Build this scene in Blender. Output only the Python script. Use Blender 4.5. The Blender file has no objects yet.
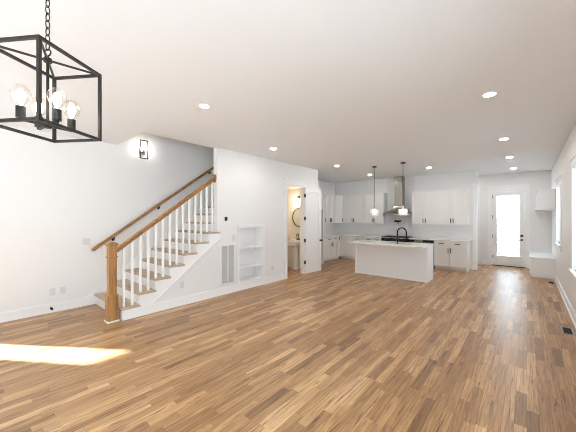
import bpy, bmesh, math, random
from mathutils import Vector, Matrix
random.seed(7)
S = bpy.context.scene
COL = S.collection
PI = math.pi

# ------------------------------------------------------------------ camera, world, sun, exposure
YAW = math.radians(40.48)
cam = bpy.data.cameras.new('camera'); cam_o = bpy.data.objects.new('camera', cam); COL.objects.link(cam_o)
cam_o.location = (0, 0, 1.61); cam_o.rotation_euler = (PI/2, 0, YAW)
cam.sensor_width = 36; cam.lens = 17.5; cam.shift_y = 1/576; cam.clip_start = 0.02
S.camera = cam_o
S.view_settings.view_transform = 'Standard'; S.view_settings.look = 'None'
S.view_settings.gamma = 1; S.view_settings.use_curve_mapping = False
S.view_settings.exposure = 1.05
W = bpy.data.worlds.new('world'); S.world = W; W.use_nodes = True
bg = W.node_tree.nodes['Background']; bg.inputs[0].default_value = (0.71, 0.88, 1.0, 1); bg.inputs[1].default_value = 3.3
cy = S.cycles
cy.max_bounces = 14; cy.diffuse_bounces = 9; cy.glossy_bounces = 4; cy.transparent_max_bounces = 12
cy.use_denoising = True; cy.caustics_reflective = False; cy.caustics_refractive = False
cy.sample_clamp_indirect = 6; cy.filter_width = 1.0
sun = bpy.data.lights.new('sun', 'SUN'); sun.energy = 32; sun.angle = 0.03; sun.color = (.86, .94, 1)
sun_o = bpy.data.objects.new('sun', sun); COL.objects.link(sun_o)
EL = math.radians(33)
sdir = Vector((1.5, 1.04, 0)).normalized() * math.cos(EL) + Vector((0, 0, -math.sin(EL)))
sun_o.rotation_euler = sdir.to_track_quat('-Z', 'Y').to_euler(); sun_o.location = (-9, -3, 6)

H = 3.03
XL, XR, XS = -6.12, 0.56, -4.80      # left wall, right wall, stair wall faces
YB, YK, YF = 11.55, 10.20, -2.40     # back wall, kitchen wall, wall behind the viewer

def portal(loc, rot, sx, sy):
    l = bpy.data.lights.new('daylight_portal', 'AREA'); l.shape = 'RECTANGLE'; l.size = sx; l.size_y = sy
    l.cycles.is_portal = True
    o = bpy.data.objects.new('daylight_portal', l); o.location = loc; o.rotation_euler = rot; COL.objects.link(o)
FRONT_WINS = [(-5.4, -4.2), (-3.2, -2.0), (-1.2, 0.0)]
for a, b in FRONT_WINS:
    portal(((a+b)/2, YF-.16, 1.55), (PI/2, 0, 0), b-a, 1.5)
RIGHT_WINS = [(8.35, 9.35, 1.0, 2.36), (5.3, 6.27, .78, 2.39), (-1.9, 2.0, .45, 2.45)]  # last window is added out of view to light the left wall
for a, b, c, d in RIGHT_WINS:
    portal((XR+.16, (a+b)/2, (c+d)/2), (PI/2, 0, PI/2), b-a, d-c)

# ------------------------------------------------------------------ materials
MATS = {}
def mat(name, col, rough=.5, metal=0, bump=0, bscale=40, var=0, spec=.5):
    m = bpy.data.materials.new(name); m.use_nodes = True; nt = m.node_tree; n = nt.nodes; L = nt.links
    b = n['Principled BSDF']; b.inputs['Base Color'].default_value = (*col, 1)
    b.inputs['Roughness'].default_value = rough; b.inputs['Metallic'].default_value = metal
    b.inputs['Specular IOR Level'].default_value = spec
    tc = n.new('ShaderNodeTexCoord'); nz = n.new('ShaderNodeTexNoise'); nz.inputs['Scale'].default_value = bscale
    nz.inputs['Detail'].default_value = 3; L.new(tc.outputs['Object'], nz.inputs['Vector'])
    if bump:
        bp = n.new('ShaderNodeBump'); bp.inputs['Strength'].default_value = bump; bp.inputs['Distance'].default_value = .002
        L.new(nz.outputs['Fac'], bp.inputs['Height']); L.new(bp.outputs[0], b.inputs['Normal'])
    mx = n.new('ShaderNodeMixRGB'); mx.inputs[1].default_value = (*[c*(1-var) for c in col], 1); mx.inputs[2].default_value = (*[min(1, c*(1+var)) for c in col], 1)
    L.new(nz.outputs['Fac'], mx.inputs[0]); L.new(mx.outputs[0], b.inputs['Base Color'])
    MATS[name] = m; return m
wall_m = mat('wall_paint', (.80, .80, .795), .6, bump=.05, bscale=180, var=.006)
ceil_m = mat('ceiling_paint', (.84, .865, .89), .8, bump=.05, bscale=160, var=.006)
trim_m = mat('trim_paint', (.85, .85, .845), .35, var=.005)
cab_m = mat('cabinet_paint', (.80, .785, .765), .38, var=.006)
isl_m = mat('island_paint', (.82, .82, .82), .4, var=.006)
black_m = mat('black_metal', (.012, .0115, .0115), .5, 0, var=.1, spec=.3)
bronze_m = mat('dark_bronze', (.022, .019, .017), .45, .3, var=.15)
steel_m = mat('brushed_stainless', (.37, .345, .31), .24, 1, var=.05)
nickel_m = mat('satin_nickel', (.45, .43, .40), .3, 1, var=.03)
iron_m = mat('cast_iron', (.012, .012, .012), .6, var=.2)
blackglass_m = mat('black_glass', (.01, .01, .011), .08)
porc_m = mat('porcelain', (.86, .85, .83), .12)
plastic_m = mat('white_plastic', (.68, .68, .67), .4)  # toned darker in place of the shadows along the plate edges
cream_m = mat('bath_paint', (.74, .69, .60), .6, bump=.05, bscale=180, var=.006)
grille_m = mat('grille_paint', (.55, .55, .55), .5)
dark_m = mat('dark_gap', (.05, .05, .05), .8)
siding_m = mat('outdoor_siding', (.09, .09, .088), .7, var=.05, bscale=8)
ground_m = mat('concrete_ground', (.55, .55, .55), .9, var=.1, bscale=3)

def emit(name, col, s):
    m = bpy.data.materials.new(name); m.use_nodes = True; nt = m.node_tree; nt.nodes.clear()
    o = nt.nodes.new('ShaderNodeOutputMaterial'); e = nt.nodes.new('ShaderNodeEmission')
    e.inputs[0].default_value = (*col, 1); e.inputs[1].default_value = s; nt.links.new(e.outputs[0], o.inputs[0]); return m
can_e = emit('can_light_lens', (1, .965, .93), 120)
bulb_e = emit('bulb_filament', (1, .92, .82), 13)
sconce_e = emit('sconce_filament', (1, .95, .90), 130)
pend_e = emit('pendant_bulb', (1, .90, .78), 10)
bath_e = emit('bath_lamp', (1, .88, .72), 45)

def glass(name, tint=(1, 1, 1), refl=.08):
    m = bpy.data.materials.new(name); m.use_nodes = True; nt = m.node_tree; nt.nodes.clear(); n = nt.nodes
    o = n.new('ShaderNodeOutputMaterial'); t = n.new('ShaderNodeBsdfTransparent'); t.inputs[0].default_value = (*tint, 1)
    g = n.new('ShaderNodeBsdfGlossy'); g.inputs['Roughness'].default_value = .03
    lw = n.new('ShaderNodeLayerWeight'); lw.inputs[0].default_value = .25
    mu = n.new('ShaderNodeMath'); mu.operation = 'MULTIPLY_ADD'; mu.inputs[1].default_value = .5; mu.inputs[2].default_value = refl*.5
    mx = n.new('ShaderNodeMixShader'); nt.links.new(lw.outputs['Facing'], mu.inputs[0]); nt.links.new(mu.outputs[0], mx.inputs[0])
    nt.links.new(t.outputs[0], mx.inputs[1]); nt.links.new(g.outputs[0], mx.inputs[2]); nt.links.new(mx.outputs[0], o.inputs[0]); return m
pane_m = glass('window_glass')
bulbglass_m = glass('bulb_glass', (1, .97, .93), .15)
shade_m = glass('pendant_glass', (.86, .85, .83), .2)
_nt = shade_m.node_tree; _o = _nt.nodes['Material Output']; _src = _o.inputs[0].links[0].from_socket
_tl = _nt.nodes.new('ShaderNodeBsdfTranslucent'); _tl.inputs[0].default_value = (.9, .88, .85, 1); _ms = _nt.nodes.new('ShaderNodeMixShader'); _ms.inputs[0].default_value = .42
_nt.links.new(_src, _ms.inputs[1]); _nt.links.new(_tl.outputs[0], _ms.inputs[2]); _nt.links.new(_ms.outputs[0], _o.inputs[0])

def wood_floor():
    m = bpy.data.materials.new('oak_strip_floor'); m.use_nodes = True; nt = m.node_tree; n = nt.nodes; L = nt.links
    b = n['Principled BSDF']
    tc = n.new('ShaderNodeTexCoord'); sp = n.new('ShaderNodeSeparateXYZ'); L.new(tc.outputs['Object'], sp.inputs[0])
    def M(op, a, bb=None, c=None):
        x = n.new('ShaderNodeMath'); x.operation = op
        for i, v in enumerate((a, bb, c)):
            if v is None: continue
            if isinstance(v, (int, float)): x.inputs[i].default_value = v
            else: L.new(v, x.inputs[i])
        return x.outputs[0]
    xs = M('DIVIDE', sp.outputs['X'], .076); row = M('FLOOR', xs); fx = M('FRACT', xs)
    wn = n.new('ShaderNodeTexWhiteNoise'); wn.noise_dimensions = '1D'; L.new(row, wn.inputs['W'])
    wn2 = n.new('ShaderNodeTexWhiteNoise'); wn2.noise_dimensions = '1D'; L.new(M('ADD', row, 77.3), wn2.inputs['W'])
    ln = M('MULTIPLY_ADD', wn2.outputs['Value'], .6, .38)
    ys = M('ADD', M('DIVIDE', sp.outputs['Y'], ln), M('MULTIPLY', wn.outputs['Value'], 23.0))
    bid = M('FLOOR', ys); fy = M('FRACT', ys)
    cb = n.new('ShaderNodeCombineXYZ'); L.new(row, cb.inputs[0]); L.new(bid, cb.inputs[1])
    wb = n.new('ShaderNodeTexWhiteNoise'); wb.noise_dimensions = '2D'; L.new(cb.outputs[0], wb.inputs['Vector'])
    cr = n.new('ShaderNodeValToRGB'); L.new(wb.outputs['Value'], cr.inputs[0]); e = cr.color_ramp.elements
    e[0].position = 0; e[0].color = (.25, .13, .055, 1); e[1].position = 1; e[1].color = (.68, .455, .25, 1)
    for p, c in ((.03, (.29, .155, .066, 1)), (.12, (.38, .212, .092, 1)), (.3, (.43, .246, .108, 1)), (.6, (.475, .28, .127, 1)), (.8, (.54, .33, .156, 1)), (.93, (.61, .39, .195, 1))):
        q = e.new(p); q.color = c
    # grain: stretched noise with a per-board offset
    gv = n.new('ShaderNodeCombineXYZ')
    L.new(M('MULTIPLY_ADD', wb.outputs['Value'], 91.0, M('MULTIPLY', sp.outputs['X'], 55.0)), gv.inputs[0])
    L.new(M('MULTIPLY', sp.outputs['Y'], 2.4), gv.inputs[1]); L.new(M('MULTIPLY', wb.outputs['Value'], 40.0), gv.inputs[2])
    gn = n.new('ShaderNodeTexNoise'); gn.inputs['Scale'].default_value = 1; gn.inputs['Detail'].default_value = 6; gn.inputs['Roughness'].default_value = .62
    gn.inputs['Distortion'].default_value = .8
    L.new(gv.outputs[0], gn.inputs['Vector'])
    gr = n.new('ShaderNodeValToRGB'); L.new(gn.outputs['Fac'], gr.inputs[0])
    gr.color_ramp.elements[0].position = .30; gr.color_ramp.elements[0].color = (.52, .43, .36, 1)
    gr.color_ramp.elements[1].position = .66; gr.color_ramp.elements[1].color = (1.22, 1.20, 1.18, 1)
    mx = n.new('ShaderNodeMixRGB'); mx.blend_type = 'MULTIPLY'; mx.inputs[0].default_value = .95
    L.new(cr.outputs[0], mx.inputs[1]); L.new(gr.outputs[0], mx.inputs[2])
    kv = n.new('ShaderNodeCombineXYZ')
    L.new(M('MULTIPLY_ADD', wb.outputs['Value'], 57.0, M('MULTIPLY', sp.outputs['X'], 27.0)), kv.inputs[0]); L.new(M('MULTIPLY', sp.outputs['Y'], 1.7), kv.inputs[1])
    kn = n.new('ShaderNodeTexNoise'); kn.inputs['Scale'].default_value = 1; kn.inputs['Detail'].default_value = 5; kn.inputs['Roughness'].default_value = .7; kn.inputs['Distortion'].default_value = 1.5
    L.new(kv.outputs[0], kn.inputs['Vector'])
    kr = n.new('ShaderNodeValToRGB'); L.new(kn.outputs['Fac'], kr.inputs[0])
    kr.color_ramp.elements[0].position = .34; kr.color_ramp.elements[0].color = (.35, .25, .18, 1)
    kr.color_ramp.elements[1].position = .44; kr.color_ramp.elements[1].color = (1, 1, 1, 1)
    q = kr.color_ramp.elements.new(.60); q.color = (1.0, 1.0, 1.0, 1); q = kr.color_ramp.elements.new(.72); q.color = (.74, .66, .58, 1)
    mk = n.new('ShaderNodeMixRGB'); mk.blend_type = 'MULTIPLY'; mk.inputs[0].default_value = .9
    L.new(mx.outputs[0], mk.inputs[1]); L.new(kr.outputs[0], mk.inputs[2]); mx = mk
    # seams
    ex = M('MINIMUM', fx, M('SUBTRACT', 1, fx)); ey = M('MULTIPLY', M('MINIMUM', fy, M('SUBTRACT', 1, fy)), 9.0)
    seam = M('LESS_THAN', M('MINIMUM', ex, ey), .02)
    m2 = n.new('ShaderNodeMixRGB'); m2.blend_type = 'MULTIPLY'; L.new(M('MULTIPLY', seam, .55), m2.inputs[0])
    L.new(mx.outputs[0], m2.inputs[1]); m2.inputs[2].default_value = (.25, .18, .12, 1)
    L.new(m2.outputs[0], b.inputs['Base Color'])
    bp = n.new('ShaderNodeBump'); bp.inputs['Strength'].default_value = .2; bp.inputs['Distance'].default_value = .003
    big = n.new('ShaderNodeTexNoise'); big.inputs['Scale'].default_value = 9; L.new(tc.outputs['Object'], big.inputs['Vector'])
    L.new(M('ADD', M('MULTIPLY', gn.outputs['Fac'], .6), M('ADD', M('MULTIPLY', wb.outputs['Value'], .5), M('MULTIPLY', big.outputs['Fac'], .8))), bp.inputs['Height'])
    L.new(bp.outputs[0], b.inputs['Normal'])
    L.new(M('MULTIPLY_ADD', gn.outputs['Fac'], .16, .27), b.inputs['Roughness'])
    b.inputs['Specular IOR Level'].default_value = .6
    return m
floor_m = wood_floor()

def oak(name, a, bb, axis=2, sc=1.0, rough=.4):
    m = bpy.data.materials.new(name); m.use_nodes = True; nt = m.node_tree; n = nt.nodes; L = nt.links
    b = n['Principled BSDF']; tc = n.new('ShaderNodeTexCoord'); mp = n.new('ShaderNodeMapping')
    s = [38*sc]*3; s[axis] = 2.2*sc; mp.inputs['Scale'].default_value = s
    nz = n.new('ShaderNodeTexNoise'); nz.inputs['Scale'].default_value = 1; nz.inputs['Detail'].default_value = 5; nz.inputs['Distortion'].default_value = .7
    cr = n.new('ShaderNodeValToRGB'); cr.color_ramp.elements[0].position = .3; cr.color_ramp.elements[1].position = .7
    cr.color_ramp.elements[0].color = (*a, 1); cr.color_ramp.elements[1].color = (*bb, 1)
    L.new(tc.outputs['Object'], mp.inputs[0]); L.new(mp.outputs[0], nz.inputs['Vector']); L.new(nz.outputs['Fac'], cr.inputs[0]); L.new(cr.outputs[0], b.inputs['Base Color'])
    b.inputs['Roughness'].default_value = rough; return m
newel_m = oak('stained_oak_post', (.24, .11, .035), (.50, .27, .10), 2)
rail_m = oak('stained_oak_rail', (.21, .10, .035), (.42, .22, .085), 1)
tread_m = oak('oak_tread', (.42, .31, .21), (.57, .45, .33), 0)

def tile():
    m = bpy.data.materials.new('white_subway_tile'); m.use_nodes = True; nt = m.node_tree; n = nt.nodes; L = nt.links
    b = n['Principled BSDF']; tc = n.new('ShaderNodeTexCoord'); mp = n.new('ShaderNodeMapping'); mp.inputs['Rotation'].default_value = (PI/2, 0, 0)
    br = n.new('ShaderNodeTexBrick'); br.inputs['Scale'].default_value = 1; br.inputs['Brick Width'].default_value = .20; br.inputs['Row Height'].default_value = .075
    br.inputs['Mortar Size'].default_value = .002; br.inputs['Color1'].default_value = (.80, .795, .785, 1); br.inputs['Color2'].default_value = (.78, .775, .765, 1); br.inputs['Mortar'].default_value = (.66, .66, .65, 1)
    L.new(tc.outputs['Object'], mp.inputs[0]); L.new(mp.outputs[0], br.inputs['Vector']); L.new(br.outputs['Color'], b.inputs['Base Color'])
    nz = n.new('ShaderNodeTexNoise'); nz.inputs['Scale'].default_value = 14; L.new(tc.outputs['Object'], nz.inputs['Vector'])
    bp = n.new('ShaderNodeBump'); bp.inputs['Strength'].default_value = .12; bp.inputs['Distance'].default_value = .01; L.new(nz.outputs['Fac'], bp.inputs['Height']); L.new(bp.outputs[0], b.inputs['Normal'])
    b.inputs['Roughness'].default_value = .2; return m
tile_m = tile()
def quartz():
    m = mat('white_quartz', (.80, .775, .74), .22, var=.02, bscale=5); return m
quartz_m = quartz()

# ------------------------------------------------------------------ mesh helpers
class MB:
    def __init__(s): s.b = bmesh.new()
    def box(s, x0, y0, z0, x1, y1, z1):
        x0, x1 = sorted((x0, x1)); y0, y1 = sorted((y0, y1)); z0, z1 = sorted((z0, z1))
        v = [s.b.verts.new(p) for p in ((x0,y0,z0),(x1,y0,z0),(x1,y1,z0),(x0,y1,z0),(x0,y0,z1),(x1,y0,z1),(x1,y1,z1),(x0,y1,z1))]
        for f in ((3,2,1,0),(4,5,6,7),(0,1,5,4),(1,2,6,5),(2,3,7,6),(3,0,4,7)): s.b.faces.new([v[i] for i in f])
        return s
    def prism(s, pts, axis, a, b):
        """extrude a 2-D outline along axis; pts are the other two coordinates in order (x,y,z minus axis)"""
        def P(p, t):
            q = list(p); q.insert(axis, t); return q
        A = [s.b.verts.new(P(p, a)) for p in pts]; B = [s.b.verts.new(P(p, b)) for p in pts]; n = len(pts)
        s.b.faces.new(A); s.b.faces.new(B[::-1])
        for i in range(n): s.b.faces.new((A[i], A[(i+1) % n], B[(i+1) % n], B[i]))
        return s
    def tube(s, pts, r, seg=12, cap=True):
        pts = [Vector(p) for p in pts]; rings = []; up = None
        rr = r if isinstance(r, (list, tuple)) else [r]*len(pts)
        for i, p in enumerate(pts):
            t = (pts[min(i+1, len(pts)-1)] - pts[max(i-1, 0)]).normalized()
            if up is None:
                up = Vector((0,0,1)) if abs(t.z) < .9 else Vector((1,0,0))
            u = up - t*up.dot(t)
            u.normalize(); up = u; w = t.cross(u)
            rings.append([s.b.verts.new(p + (u*math.cos(2*PI*k/seg) + w*math.sin(2*PI*k/seg))*rr[i]) for k in range(seg)])
        for a, b in zip(rings, rings[1:]):
            for k in range(seg): s.b.faces.new((a[k], a[(k+1) % seg], b[(k+1) % seg], b[k]))
        if cap: s.b.faces.new(rings[0][::-1]); s.b.faces.new(rings[-1])
        return s
    def bar(s, p, q, w, h=None, up=(0,0,1)):
        """square-section bar from p to q"""
        p, q = Vector(p), Vector(q); h = h or w; t = (q-p).normalized(); up = Vector(up)
        if abs(t.dot(up)) > .95: up = Vector((1,0,0)) if abs(t.x) < .9 else Vector((0,1,0))
        u = (up - t*up.dot(t)).normalized(); v = t.cross(u)
        A = [s.b.verts.new(c + u*(h/2*a) + v*(w/2*b)) for c in (p, q) for a, b in ((-1,-1),(-1,1),(1,1),(1,-1))]
        for f in ((3,2,1,0),(4,5,6,7),(0,1,5,4),(1,2,6,5),(2,3,7,6),(3,0,4,7)): s.b.faces.new([A[i] for i in f])
        return s
    def barR(s, p, q, w, ang):
        """vertical square bar turned about z by ang"""
        p, q = Vector(p), Vector(q); c, n = math.cos(ang)*w/2, math.sin(ang)*w/2
        A = [s.b.verts.new(k + Vector((a*c-b*n, a*n+b*c, 0))) for k in (p, q) for a, b in ((-1,-1),(1,-1),(1,1),(-1,1))]
        for f in ((3,2,1,0),(4,5,6,7),(0,1,5,4),(1,2,6,5),(2,3,7,6),(3,0,4,7)): s.b.faces.new([A[i] for i in f])
        return s
    def lathe(s, prof, c=(0,0,0), seg=24, axis=2, cap=True):
        rings = []
        for r, z in prof:
            ring = []
            for k in range(seg):
                a = 2*PI*k/seg; q = [r*math.cos(a), r*math.sin(a)]; q.insert(axis, z)
                ring.append(s.b.verts.new((q[0]+c[0], q[1]+c[1], q[2]+c[2])))
            rings.append(ring)
        for a, b in zip(rings, rings[1:]):
            for k in range(seg): s.b.faces.new((a[k], a[(k+1) % seg], b[(k+1) % seg], b[k]))
        if cap: s.b.faces.new(rings[0][::-1]); s.b.faces.new(rings[-1])
        return s
    def ball(s, c, r, seg=16):
        bmesh.ops.create_uvsphere(s.b, u_segments=seg, v_segments=seg//2+2, radius=r, matrix=Matrix.Translation(c)); return s
    def torus(s, c, R, r, axis=2, seg=36, k=8, sx=1, sz=1, a0=0, a1=2*PI):
        rings = []
        for i in range(seg):
            a = a0 + (a1-a0)*i/seg; ring = []
            for j in range(k):
                t = 2*PI*j/k; q = [(R+r*math.cos(t))*math.cos(a)*sx, (R+r*math.cos(t))*math.sin(a)*sz]; q.insert(axis, r*math.sin(t))
                ring.append(s.b.verts.new((c[0]+q[0], c[1]+q[1], c[2]+q[2])))
            rings.append(ring)
        for i in range(seg):
            A, B = rings[i], rings[(i+1) % seg]
            for j in range(k): s.b.faces.new((A[j], A[(j+1) % k], B[(j+1) % k], B[j]))
        return s
    def build(s, name, m, parent=None, bevel=0, smooth=False, loc=None):
        bmesh.ops.recalc_face_normals(s.b, faces=s.b.faces)
        me = bpy.data.meshes.new(name); s.b.to_mesh(me); s.b.free()
        me.materials.append(m)
        if smooth:
            for p in me.polygons: p.use_smooth = True
            try: me.set_sharp_from_angle(angle=math.radians(38))
            except Exception: pass
        o = bpy.data.objects.new(name, me); COL.objects.link(o)
        if parent: o.parent = parent
        if loc: o.location = loc
        if bevel:
            md = o.modifiers.new('bevel', 'BEVEL'); md.width = bevel; md.segments = 2; md.limit_method = 'ANGLE'
        return o
def thing(name, label, cat, loc=(0,0,0), rz=0, group=None):
    o = bpy.data.objects.new(name, None); COL.objects.link(o); o.empty_display_size = .1
    o.location = loc; o.rotation_euler = (0, 0, rz); o['label'] = label; o['category'] = cat
    if group: o['group'] = group
    return o
def tag(o, label, cat, group=None):
    o['label'] = label; o['category'] = cat
    if group: o['group'] = group
    return o
def struct(o, label=None, cat=None):
    o['kind'] = 'structure'
    if label: o['label'] = label
    if cat: o['category'] = cat
    return o
def copy_tree(o, parent=None):
    c = o.copy(); COL.objects.link(c)
    if parent: c.parent = parent
    for ch in list(o.children): copy_tree(ch, c)
    return c
def wall_cells(mb, axis, a, b, u0, u1, z0, z1, holes):
    """wall slab between a and b along axis (0:x,1:y); u is the other plan axis; holes = (u0,u1,z0,z1)"""
    us = sorted({u0, u1, *[h for q in holes for h in q[:2]]}); zs = sorted({z0, z1, *[h for q in holes for h in q[2:]]})
    us = [u for u in us if u0 <= u <= u1]; zs = [z for z in zs if z0 <= z <= z1]
    for p, q in zip(us, us[1:]):
        run = None
        for r, t in zip(zs, zs[1:]):
            mu, mz = (p+q)/2, (r+t)/2
            if any(h[0] < mu < h[1] and h[2] < mz < h[3] for h in holes):
                if run: put(mb, axis, a, b, p, q, *run); run = None
            else: run = (run[0], t) if run else (r, t)
        if run: put(mb, axis, a, b, p, q, *run)
def put(mb, axis, a, b, p, q, r, t):
    if axis == 0: mb.box(a, p, r, b, q, t)
    else: mb.box(p, a, r, q, b, t)

# ------------------------------------------------------------------ room shell
struct(MB().box(XL-.15, YF-.15, -.12, XR+.15, YB+.15, 0).build('floor', floor_m), 'oak strip floor running the length of the room', 'floor')
WELL = (2.0, 6.6)     # stairwell opening in y
m = MB()
m.box(XS, YF-.15, H, XR+.15, YB+.15, H+.3); m.box(XL-.15, YF-.15, H, XS, WELL[0], H+.3); m.box(XL-.15, WELL[1], H, XS, YB+.15, H+.3)
struct(m.build('ceiling', ceil_m), 'flat white ceiling over the whole open room', 'ceiling')
SIDE = (-.90, -.40, .45, 2.08)
m = MB(); wall_cells(m, 0, XL-.15, XL, YF-.15, YB+.15, 0, 5.8, [SIDE])
struct(m.build('wall_left', wall_m), 'long white wall behind the staircase', 'wall')
m = MB(); wall_cells(m, 0, XR, XR+.15, YF-.15, YB+.15, 0, H, list(RIGHT_WINS))
struct(m.build('wall_right', wall_m), 'white wall with two windows at the right edge', 'wall')
m = MB(); wall_cells(m, 1, YF-.15, YF, XL, XR, 0, H, [(a, b, .80, 2.30) for a, b in FRONT_WINS])
struct(m.build('wall_front', wall_m), 'white wall with windows behind the viewpoint', 'wall')
BD = (-.90, -.03, 0, 2.46)     # back door opening
m = MB(); wall_cells(m, 1, YB, YB+.15, XL, XR, 0, H, [BD])
struct(m.build('wall_back', wall_m), 'white far wall around the glass back door', 'wall')
KX = -1.17
struct(MB().box(XL, YK, 0, KX, YK+.12, H).build('wall_kitchen', wall_m), 'white kitchen wall behind the cabinets and range hood', 'wall')

# stairs dimensions
N0, RUN, RISE = 1.615, .259, .187
WT = .12                        # stair wall thickness
YE = 3.40                       # where the full-height stair wall begins
YC = 7.02                       # its far corner
NICHE = (4.0, 4.69, .17, 1.37)
BATH = (5.58, 6.31, 0, 2.45)
m = MB()
i = 0
while N0 + i*RUN + .02 < YE:
    y0 = N0 + i*RUN + .02; y1 = min(YE, y0+RUN)
    m.box(XS-WT, y0, 0, XS, y1, RISE*(i+1)-.03); i += 1
wall_cells(m, 0, XS-WT, XS, YE, YC, 0, H, [NICHE, BATH])
m.box(XS-WT, WELL[0], H, XS, WELL[1], 5.8)
struct(m.build('wall_stair', wall_m), 'white wall beside the staircase holding the shelf niche and bathroom doorway', 'wall')
m = MB(); m.box(XL, WELL[0]-.12, H+.3, XS, WELL[0], 5.8); m.box(XL, WELL[1], H+.3, XS, WELL[1]+.12, 5.8); m.box(XL-.15, WELL[0]-.12, 5.8, XS, WELL[1]+.12, 5.9); m.box(XL, 5.9, H+.14, XS-WT, WELL[1], H+.34)
struct(m.build('wall_stairwell', wall_m), 'upper stairwell walls above the staircase', 'wall')
struct(MB().box(XL, YC-.07, 0, XS-WT, YC, H).build('wall_bath_end', cream_m), 'cream bathroom wall behind the pedestal sink', 'wall')
m = MB(); m.box(XL, 5.22, 0, XS-WT, 5.30, 2.55); m.box(XL+.0, 5.30, 0, XL+.02, YC-.07, 2.55); m.box(XL, 5.30, 2.52, XS-WT, YC-.07, 2.58)
struct(m.build('wall_bath', cream_m), 'cream bathroom walls and low ceiling behind the doorway', 'wall')

# baseboards
def base(name, segs, label):
    """segs: (x0,y0,x1,y1, nx,ny) wall-face lines with outward normal"""
    m = MB(); t = .016
    for x0, y0, x1, y1, nx, ny in segs:
        m.box(x0, y0, 0, x1+nx*t, y1+ny*t, .135); m.box(x0, y0, .135, x1+nx*t*.6, y1+ny*t*.6, .15)
        m.box(x0, y0, 0, x1+nx*(t+.012), y1+ny*(t+.012), .02)
    return struct(m.build(name, trim_m), label, 'baseboard')
base('baseboard_left', [(XL, YF, XL, N0+.0, 1, 0)], 'white baseboard along the left wall up to the first step')
base('baseboard_stair', [(XS, N0+.03, XS, 5.46, 1, 0)], 'white baseboard along the wall under the stairs')
base('baseboard_right', [(XR, YF, XR, 9.93, -1, 0)], 'white baseboard along the right wall')
base('baseboard_back', [(-3.5, YB, -2.2, YB, 0, -1), (-1.2, YB, -1.02, YB, 0, -1)], 'white baseboard along the far wall')
base('baseboard_kitchen', [(-1.27, YK, KX, YK, 0, -1), (KX, YK, KX, YK+.12, 1, 0)], 'white baseboard around the end of the kitchen wall')

# ------------------------------------------------------------------ trims / casings
def header(m, axis, face, n, a, b, z, over=.03):
    """craftsman head casing at height z spanning a..b on a wall face; n = outward sign"""
    def bx(u0, u1, z0, z1, d):
        if axis == 0: m.box(face, u0, z0, face+n*d, u1, z1)
        else: m.box(u0, face, z0, u1, face+n*d, z1)
    bx(a-.012, b+.012, z, z+.018, .03); bx(a, b, z+.018, z+.15, .022); bx(a-over, b+over, z+.15, z+.185, .045)
def vert(m, axis, face, n, a, b, z0, z1, d=.02):
    if axis == 0: m.box(face, a, z0, face+n*d, b, z1)
    else: m.box(a, face, z0, b, face+n*d, z1)
m = MB(); vert(m, 0, XS, 1, BATH[0]-.10, BATH[0], 0, BATH[3]); vert(m, 0, XS, 1, BATH[1], BATH[1]+.10, 0, BATH[3]); header(m, 0, XS, 1, BATH[0]-.10, BATH[1]+.10, BATH[3])
m.box(XS-WT, BATH[0], 0, XS, BATH[0]+.018, BATH[3]); m.box(XS-WT, BATH[1]-.018, 0, XS, BATH[1], BATH[3]); m.box(XS-WT, BATH[0], BATH[3]-.018, XS, BATH[1], BATH[3])
struct(m.build('trim_1', trim_m), 'white casing around the bathroom doorway', 'trim')
m = MB(); vert(m, 1, YB, -1, BD[0]-.10, BD[0], 0, BD[3]); vert(m, 1, YB, -1, BD[1], BD[1]+.10, 0, BD[3]); header(m, 1, YB, -1, BD[0]-.10, BD[1]+.10, BD[3])
m.box(BD[0], YB, 0, BD[0]+.018, YB+.15, BD[3]); m.box(BD[1]-.018, YB, 0, BD[1], YB+.15, BD[3]); m.box(BD[0], YB, BD[3]-.014, BD[1], YB+.15, BD[3])
struct(m.build('trim_2', trim_m), 'white casing and head board around the back door', 'trim')
m = MB(); vert(m, 1, YB, -1, -1.32, -1.22, 0, 2.46); vert(m, 1, YB, -1, -2.2, -2.10, 0, 2.46); header(m, 1, YB, -1, -2.2, -1.22, 2.46)
struct(m.build('trim_3', trim_m), 'white door casing half hidden behind the kitchen wall end', 'trim')
struct(MB().box(-2.10, YB-.012, .01, -1.32, YB, 2.45).build('door_3', trim_m), 'white closed door mostly hidden behind the kitchen wall', 'door')

m = MB(); m.box(KX-.085, YK-.014, 0, KX+.014, YK, 2.62).box(KX, YK, 0, KX+.014, YK+.12, 2.62).box(KX-.10, YK-.03, 2.44, KX+.03, YK, 2.47).box(KX-.10, YK-.03, 2.60, KX+.045, YK+.14, 2.635)
struct(m.build('trim_4', trim_m), 'white trim boards on the end of the kitchen wall', 'trim')
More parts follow.
